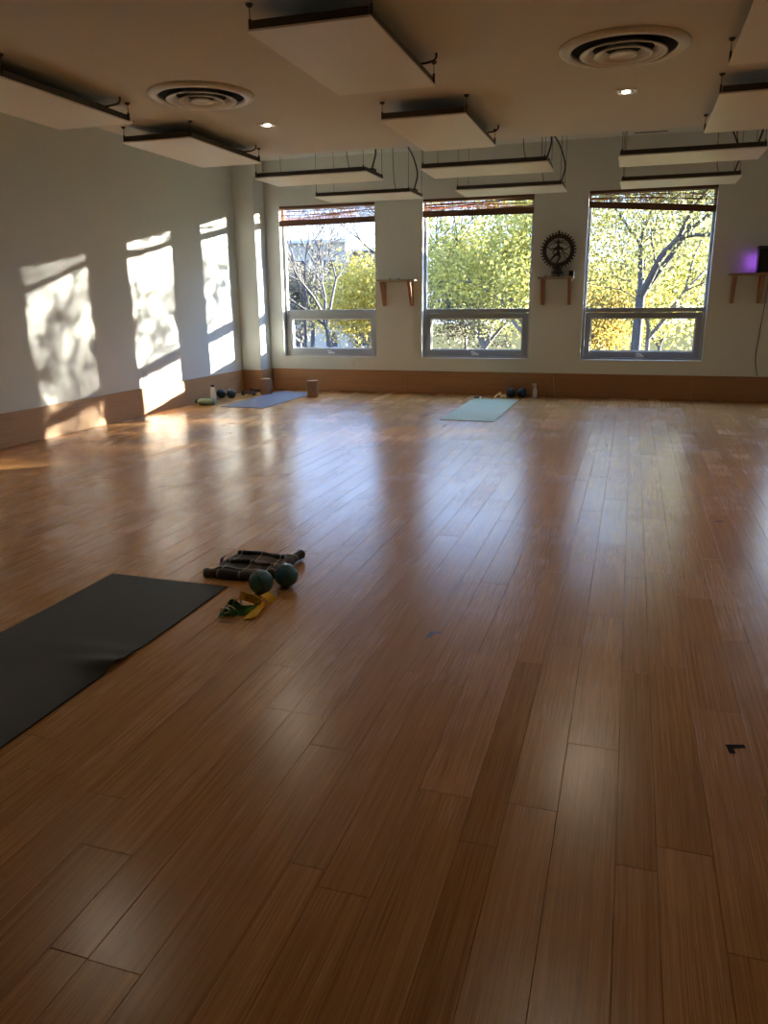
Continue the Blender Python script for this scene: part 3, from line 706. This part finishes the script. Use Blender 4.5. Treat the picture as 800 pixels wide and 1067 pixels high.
# ------------------------------------------------------------------ corner things
def block(x, y, rz, label):
    r = MB().box(-.075, .075, -.05, .05, 0, .228).build('yoga_block', M['cork'], None, loc=(x, y, .0006), bevel=.012)
    r.rotation_euler = (0, 0, rz); tag(r, label, 'yoga block', 'cork yoga blocks')
block(-5.02, 10.16, .15, 'brown cork block standing at the column end of the blue mat')
block(-4.235, 10.03, .2, 'brown cork block standing alone right of the blue mat')
r = empty('water_bottle', (-5.26, 9.06, 0)); tag(r, 'clear standing water bottle with black cap by the left baseboard', 'bottle')
MB().lathe([(0, 0), (.034, 0), (.037, .006), (.037, .14), (.033, .16), (.037, .18), (.034, .20), (.022, .218), (0, .218)], 22).build('bottle_body', M['bottle_clear'], r, smooth=True)
MB().lathe([(0, .2185), (.024, .2185), (.024, .242), (.020, .246), (0, .246)], 18).build('cap', M['black'], r, smooth=True)
r = empty('sports_bottle', (-5.28, 8.88, .046), .12); tag(r, 'sage green bottle lying on its side by the left baseboard', 'bottle')
o = MB().lathe([(0, -.13), (.040, -.13), (.045, -.12), (.045, .05), (.040, .08), (.026, .10), (0, .10)], 22).build('bottle_body', M['bottle_green'], r, smooth=True); o.rotation_euler = (0, -math.pi/2, 0)
o = MB().lathe([(0, .1005), (.027, .1005), (.027, .130), (.020, .137), (0, .137)], 18).build('cap', M['black'], r, smooth=True); o.rotation_euler = (0, -math.pi/2, 0)
def dumbbell(x, y, rz, label):
    r = empty('dumbbell', (x, y, .034), rz); tag(r, label, 'dumbbell', 'small black dumbbells')
    MB().tube([(-.055, 0, 0), (.055, 0, 0)], .014, 10).build('grip', M['black'], r, smooth=True)
    for s in (-1, 1):
        MB().tube([(s*.052, 0, 0), (s*.058, 0, 0), (s*.095, 0, 0), (s*.101, 0, 0)], [.026, .034, .034, .026], 8).build('weight_head', M['black'], r)
dumbbell(-5.225, 10.00, .1, 'small black dumbbell between the dark blue balls and cork block')
dumbbell(-5.24, 10.30, .35, 'small black dumbbell against the column behind the cork block')
# things beyond the green mat
r = empty('spray_bottle', (-1.195, 10.58, 0)); tag(r, 'pale spray bottle standing at the baseboard right of navy balls', 'bottle')
MB().lathe([(0, 0), (.030, 0), (.033, .006), (.032, .10), (.020, .135), (.012, .150), (0, .150)], 20).build('bottle_body', M['bottle_clear'], r, smooth=True)
mb = MB(); mb.box(-.042, .018, -.012, .012, .172, .198); mb.box(-.012, .012, -.012, .012, .1505, .172)
n_ = mb.build('spray_head', M['wire_white'], r, bevel=.003); MB().tube([(-.030, 0, .170), (-.036, 0, .150), (-.032, 0, .135)], .004, 6).build('trigger', M['wire_white'], n_)
MB().box(-.050, -.0425, -.006, .006, .180, .192).build('nozzle', M['black'], n_)
r = empty('yoga_strap', (-1.655, 10.47, 0)); tag(r, 'crumpled tan strap just beyond the far end of the sage mat', 'strap')
MB().ribbon(smooth_pts([(-.08, .01, .008), (-.04, -.01, .040), (.0, .01, .065), (.025, -.01, .030), (.06, .01, .036), (.085, 0, .008)], 6), (.2, .7, .7), .05).build('strap_loop', M['tan'], r)
MB().ribbon(smooth_pts([(-.05, -.02, .004), (0, -.03, .008), (.05, -.02, .004)], 6), (.1, 1, 0), .038).build('strap_loop', M['tan'], r)
r = empty('small_pouch', (-1.96, 10.40, 0)); tag(r, 'small dark and shiny trinket at the far left corner of the sage mat', 'pouch')
MB().lathe([(0, 0), (.034, 0), (.036, .012), (.024, .022), (0, .024)], 16).build('dark_pouch', M['black'], r, smooth=True)
MB().lathe([(0, 0), (.022, 0), (.024, .010), (.014, .020), (0, .022)], 14, c=(.06, -.015, 0)).build('shiny_cap', M['chrome'], r, smooth=True)
# ------------------------------------------------------------------ outdoors
GZ = -3.4
M['ground'] = mat('leaf_litter_ground', (.06, .055, .025), .95, spec=0, noise=.6, nscale=3)
struct(MB().box(-120, 120, D+TW+.01, 160, GZ-.2, GZ).build('ground', M['ground']))
def leaf_mat(name, c1, c2, trans=.5):
    m = bpy.data.materials.new(name); m.use_nodes = True; t = m.node_tree; t.nodes.clear()
    o_ = t.nodes.new('ShaderNodeOutputMaterial'); at = t.nodes.new('ShaderNodeAttribute'); at.attribute_name = 'tone'
    r_ = t.nodes.new('ShaderNodeMix'); r_.data_type = 'RGBA'; r_.inputs[6].default_value = (*c1, 1); r_.inputs[7].default_value = (*c2, 1)
    t.links.new(at.outputs['Fac'], r_.inputs[0])
    d = t.nodes.new('ShaderNodeBsdfDiffuse'); tr = t.nodes.new('ShaderNodeBsdfTranslucent'); mx = t.nodes.new('ShaderNodeMixShader'); mx.inputs[0].default_value = trans
    t.links.new(r_.outputs[2], d.inputs[0]); t.links.new(r_.outputs[2], tr.inputs[0])
    t.links.new(d.outputs[0], mx.inputs[1]); t.links.new(tr.outputs[0], mx.inputs[2]); t.links.new(mx.outputs[0], o_.inputs[0]); return m
LK = .27
def lc(c): return tuple(k*LK for k in c)
M['leaf_yg'] = leaf_mat('leaves_yellow_green', lc((.45, .45, .15)), lc((.82, .79, .32)))
M['leaf_y'] = leaf_mat('leaves_yellow', lc((1.3, .95, .12)), lc((1.7, 1.4, .40)))
M['leaf_g'] = leaf_mat('leaves_green', lc((.80, .75, .15)), lc((1.45, 1.32, .40)))
M['leaf_o'] = leaf_mat('leaves_orange', lc((.65, .40, .08)), lc((.85, .70, .22)))
M['leaf_b'] = leaf_mat('leaves_dry', lc((.30, .27, .22)), lc((.55, .50, .36)))
M['bark'] = mat('grey_bark', (.10, .088, .082), .9, noise=.3, nscale=6)
M['bark_d'] = mat('dark_bark', (.024, .021, .021), .9, noise=.3, nscale=6)
def tree(name, label, x, y, height, seed, leaf, nleaf, lsize, spread=.5, trunk=.2, bark='bark', lev=5, bl=1.5, lean=(0, 0), twig=.5, group=None):
    R_ = random.Random(seed); r = empty(name, (x, y, GZ)); tag(r, label, 'tree', group)
    wood = MB(); ends = []
    def grow(p, d, ln, rad, lv):
        pts = [p]; q = p; dd = d
        n = 3 if lv < lev else 2
        for i in range(n):
            wg = .16 if lv else .05; dd = (dd+Vector((R_.gauss(0, wg), R_.gauss(0, wg), R_.gauss(0.03, .10)))).normalized(); q = q+dd*ln/n; pts.append(q)
            if lv >= lev-2: ends.append(q)
        r1 = rad*.62 if lv < lev else rad*.3
        wood.tube(pts, [rad+(r1-rad)*i/n for i in range(n+1)], 6 if lv < 2 else (4 if lv < 4 else 3), caps=False)
        if lv >= lev: return
        k = R_.choice((2, 3, 3)) if lv else R_.choice((3, 4))
        for i in range(k):
            a = 2*math.pi*(i+R_.random()*.7)/k; up = dd; sx = up.cross(Vector((0, 0, 1)) if abs(up.z) < .95 else Vector((1, 0, 0))).normalized(); sy = up.cross(sx)
            th = spread*R_.uniform(.7, 1.35); nd = up*math.cos(th)+(sx*math.cos(a)+sy*math.sin(a))*math.sin(th)
            nd.z += .06; grow(q, nd.normalized(), (ln if lv else bl/.76)*R_.uniform(.66, .86), r1*R_.uniform(.75, .95), lv+1)
        if lv in (1, 2, 3):
            a = R_.random()*6.28; pm = pts[1]; nd = (dd+Vector((math.cos(a), math.sin(a), R_.uniform(0, .5)))*1.0).normalized(); grow(pm, nd, ln*.55, r1*.5, lv+2 if lv+2 <= lev else lev)
    grow(Vector((0, 0, -.05)), Vector((lean[0], lean[1], 1)).normalized(), height, trunk, 0)
    o_ = wood.build('branches', M[bark], r, smooth=True)
    if nleaf and leaf:
        q = np.random.default_rng(seed); E2 = np.array([tuple(e_) for e_ in ends]); idx = q.integers(0, len(E2), nleaf)
        c = E2[idx]+q.normal(0, twig, (nleaf, 3))*np.array([1, 1, .8]); a = q.normal(0, 1, (nleaf, 3)); a /= np.linalg.norm(a, axis=1)[:, None]
        b_ = np.cross(a, q.normal(0, 1, (nleaf, 3))); b_ /= np.linalg.norm(b_, axis=1)[:, None]
        s = lsize*q.uniform(.6, 1.4, (nleaf, 1)); n3 = np.cross(a, b_)
        vs = np.stack([c-a*s, c+b_*s*.55+n3*s*.12, c+a*s, c-b_*s*.55+n3*s*.12], 1).reshape(-1, 3)
        me = bpy.data.meshes.new('leaves'); me.vertices.add(len(vs)); me.vertices.foreach_set('co', vs.astype(np.float32).ravel())
        me.loops.add(nleaf*4); me.loops.foreach_set('vertex_index', np.arange(nleaf*4, dtype=np.int32))
        me.polygons.add(nleaf); me.polygons.foreach_set('loop_start', np.arange(0, nleaf*4, 4, dtype=np.int32)); me.polygons.foreach_set('loop_total', np.full(nleaf, 4, dtype=np.int32))
        me.update(calc_edges=True)
        at = me.attributes.new('tone', 'FLOAT', 'FACE'); at.data.foreach_set('value', q.random(nleaf).astype(np.float32))
        me.materials.append(M[leaf]); ob = bpy.data.objects.new('leaves', me); COL.objects.link(ob); ob.parent = r; ob['kind'] = 'stuff'
    return r
TG = 'trees outside the windows'
# (x, y, trunk length, seed, leaf material, leaf count, leaf size, spread, trunk radius; bl = first branch length)
tree('leafy_tree', 'yellow leafy tree with dark forked trunk outside the right window', .05, 19.5, 4.8, 21, 'leaf_yg', 19000, .046, .66, .19, 'bark_d', bl=1.75, group=TG)
tree('leafy_tree', 'dense bright green leafy tree outside the middle window', -2.95, 22.0, 3.5, 8, 'leaf_g', 22000, .052, .62, .13, bl=1.5, twig=.38, group=TG)
tree('bare_tree', 'bare grey tree outside the left side of the middle window', -5.75, 24.0, 4.2, 33, 'leaf_b', 300, .05, .40, .12, 'bark_d', bl=1.8, lev=6, group=TG)
tree('bare_tree', 'bare slanting grey tree outside the left window', -9.2, 25.0, 4.0, 17, 'leaf_b', 500, .05, .45, .11, 'bark_d', bl=1.8, lean=(-.10, 0), lev=6, group=TG)
tree('leafy_tree', 'golden yellow tree low outside the right half of the left window', -10.7, 33.0, 2.9, 5, 'leaf_y', 9000, .07, .5, .14, bl=1.15, group=TG)
tree('leafy_tree', 'orange yellow tree seen through the lower pane of the right window', -.9, 31.0, 2.5, 41, 'leaf_o', 9000, .07, .6, .2, bl=.95, group=TG)
tree('leafy_tree', 'pale yellow tree behind the green tree outside the middle window', -6.9, 36.0, 2.6, 55, 'leaf_yg', 15000, .075, .6, .2, bl=1.9, group=TG)
tree('leafy_tree', 'green leafy tree low at the right of the right window', 3.0, 27.5, 2.6, 61, 'leaf_g', 14000, .06, .55, .16, bl=1.7, group=TG)
tree('bare_tree', 'tall bare tree in front of the far buildings outside the left window', -16.0, 38.0, 4.5, 71, 'leaf_b', 900, .06, .42, .14, 'bark_d', bl=1.9, lev=6, group=TG)
tree('bare_tree', 'thin bare tree at the left edge of the left window', -12.6, 29.0, 4.5, 77, 'leaf_b', 500, .05, .40, .10, 'bark_d', bl=1.8, lev=6, group=TG)
tree('bare_tree', 'bare twiggy tree behind the yellow tree outside the right window', .6, 25.0, 3.6, 88, 'leaf_yg', 5000, .05, .5, .12, bl=1.7, lev=6, group=TG)
for k, (x, y, lf, lab) in enumerate(((-20.5, 47, 'leaf_b', 'brownish far tree behind the bare trees at the left window edge'), (-15.2, 46, 'leaf_b', 'brownish far tree low behind the golden tree in the left window'),
        (-9.6, 47, 'leaf_b', 'brownish far tree low at the left of the middle window'), (-4.2, 46, 'leaf_y', 'yellow far tree low behind the middle window tree'), (1.6, 45, 'leaf_g', 'green far tree low behind the right window trees'))):
    tree('far_tree', lab, x, y, 2.2, 101+k, lf, 12000, .10, .6, .16, bl=1.6, group=TG)
# trees off to the right whose shadows dapple the sun patches
tree('sparse_tree', 'low sparse tree beyond the right window dappling two sun patches', 7.3, 19.0, 5.3, 29, 'leaf_b', 9500, .040, .75, .08, bl=.95, twig=.45, group=TG)
tree('sparse_tree', 'fuller sparse tree beyond the right window dappling the nearest sun patch', 11.2, 19.0, 5.3, 30, 'leaf_b', 6500, .045, .75, .08, bl=.95, twig=.45, group=TG)
tree('columnar_tree', 'narrow dense tree beyond the right window shading one sun patch', 13.3, 19.6, 3.4, 31, 'leaf_b', 14000, .05, .16, .14, bl=1.9, twig=.40, group=TG)
# far buildings
def building(x, y, wx, dy, h, col, label, nwin):
    r = empty('apartment_building', (x, y, GZ)); tag(r, label, 'building', 'far buildings')
    m = mat('render_'+label[:6], col, .9, noise=.06, nscale=.5)
    MB().box(-wx/2, wx/2, 0, dy, 0, h).build('walls', m, r)
    MB().box(-wx/2-.2, wx/2+.2, -.2, dy+.2, h, h+.25).build('roof_edge', M['vinyl_grey'], r)
    for i in range(nwin):
        for k in range(int(h/2.8)):
            xx = -wx/2+wx*(i+.5)/nwin; z = 1+k*2.8
            f = MB().box(xx-.6, xx+.6, -.06, 0, z, z+1.4).build('window_unit', M['vinyl_grey'], r); MB().box(xx-.5, xx+.5, -.08, -.062, z+.1, z+1.3).build('pane', M['cable'], f)
building(-31.5, 62, 7, 8, 8.8, (.13, .125, .13), 'grey far building left of the tan one', 3)
building(-24.8, 60, 5.4, 8, 9.2, (.27, .24, .19), 'tan far building seen through the left window', 2)
building(-20.2, 62, 3.2, 8, 8.6, (.10, .095, .11), 'dark grey far building right of the tan one', 3)
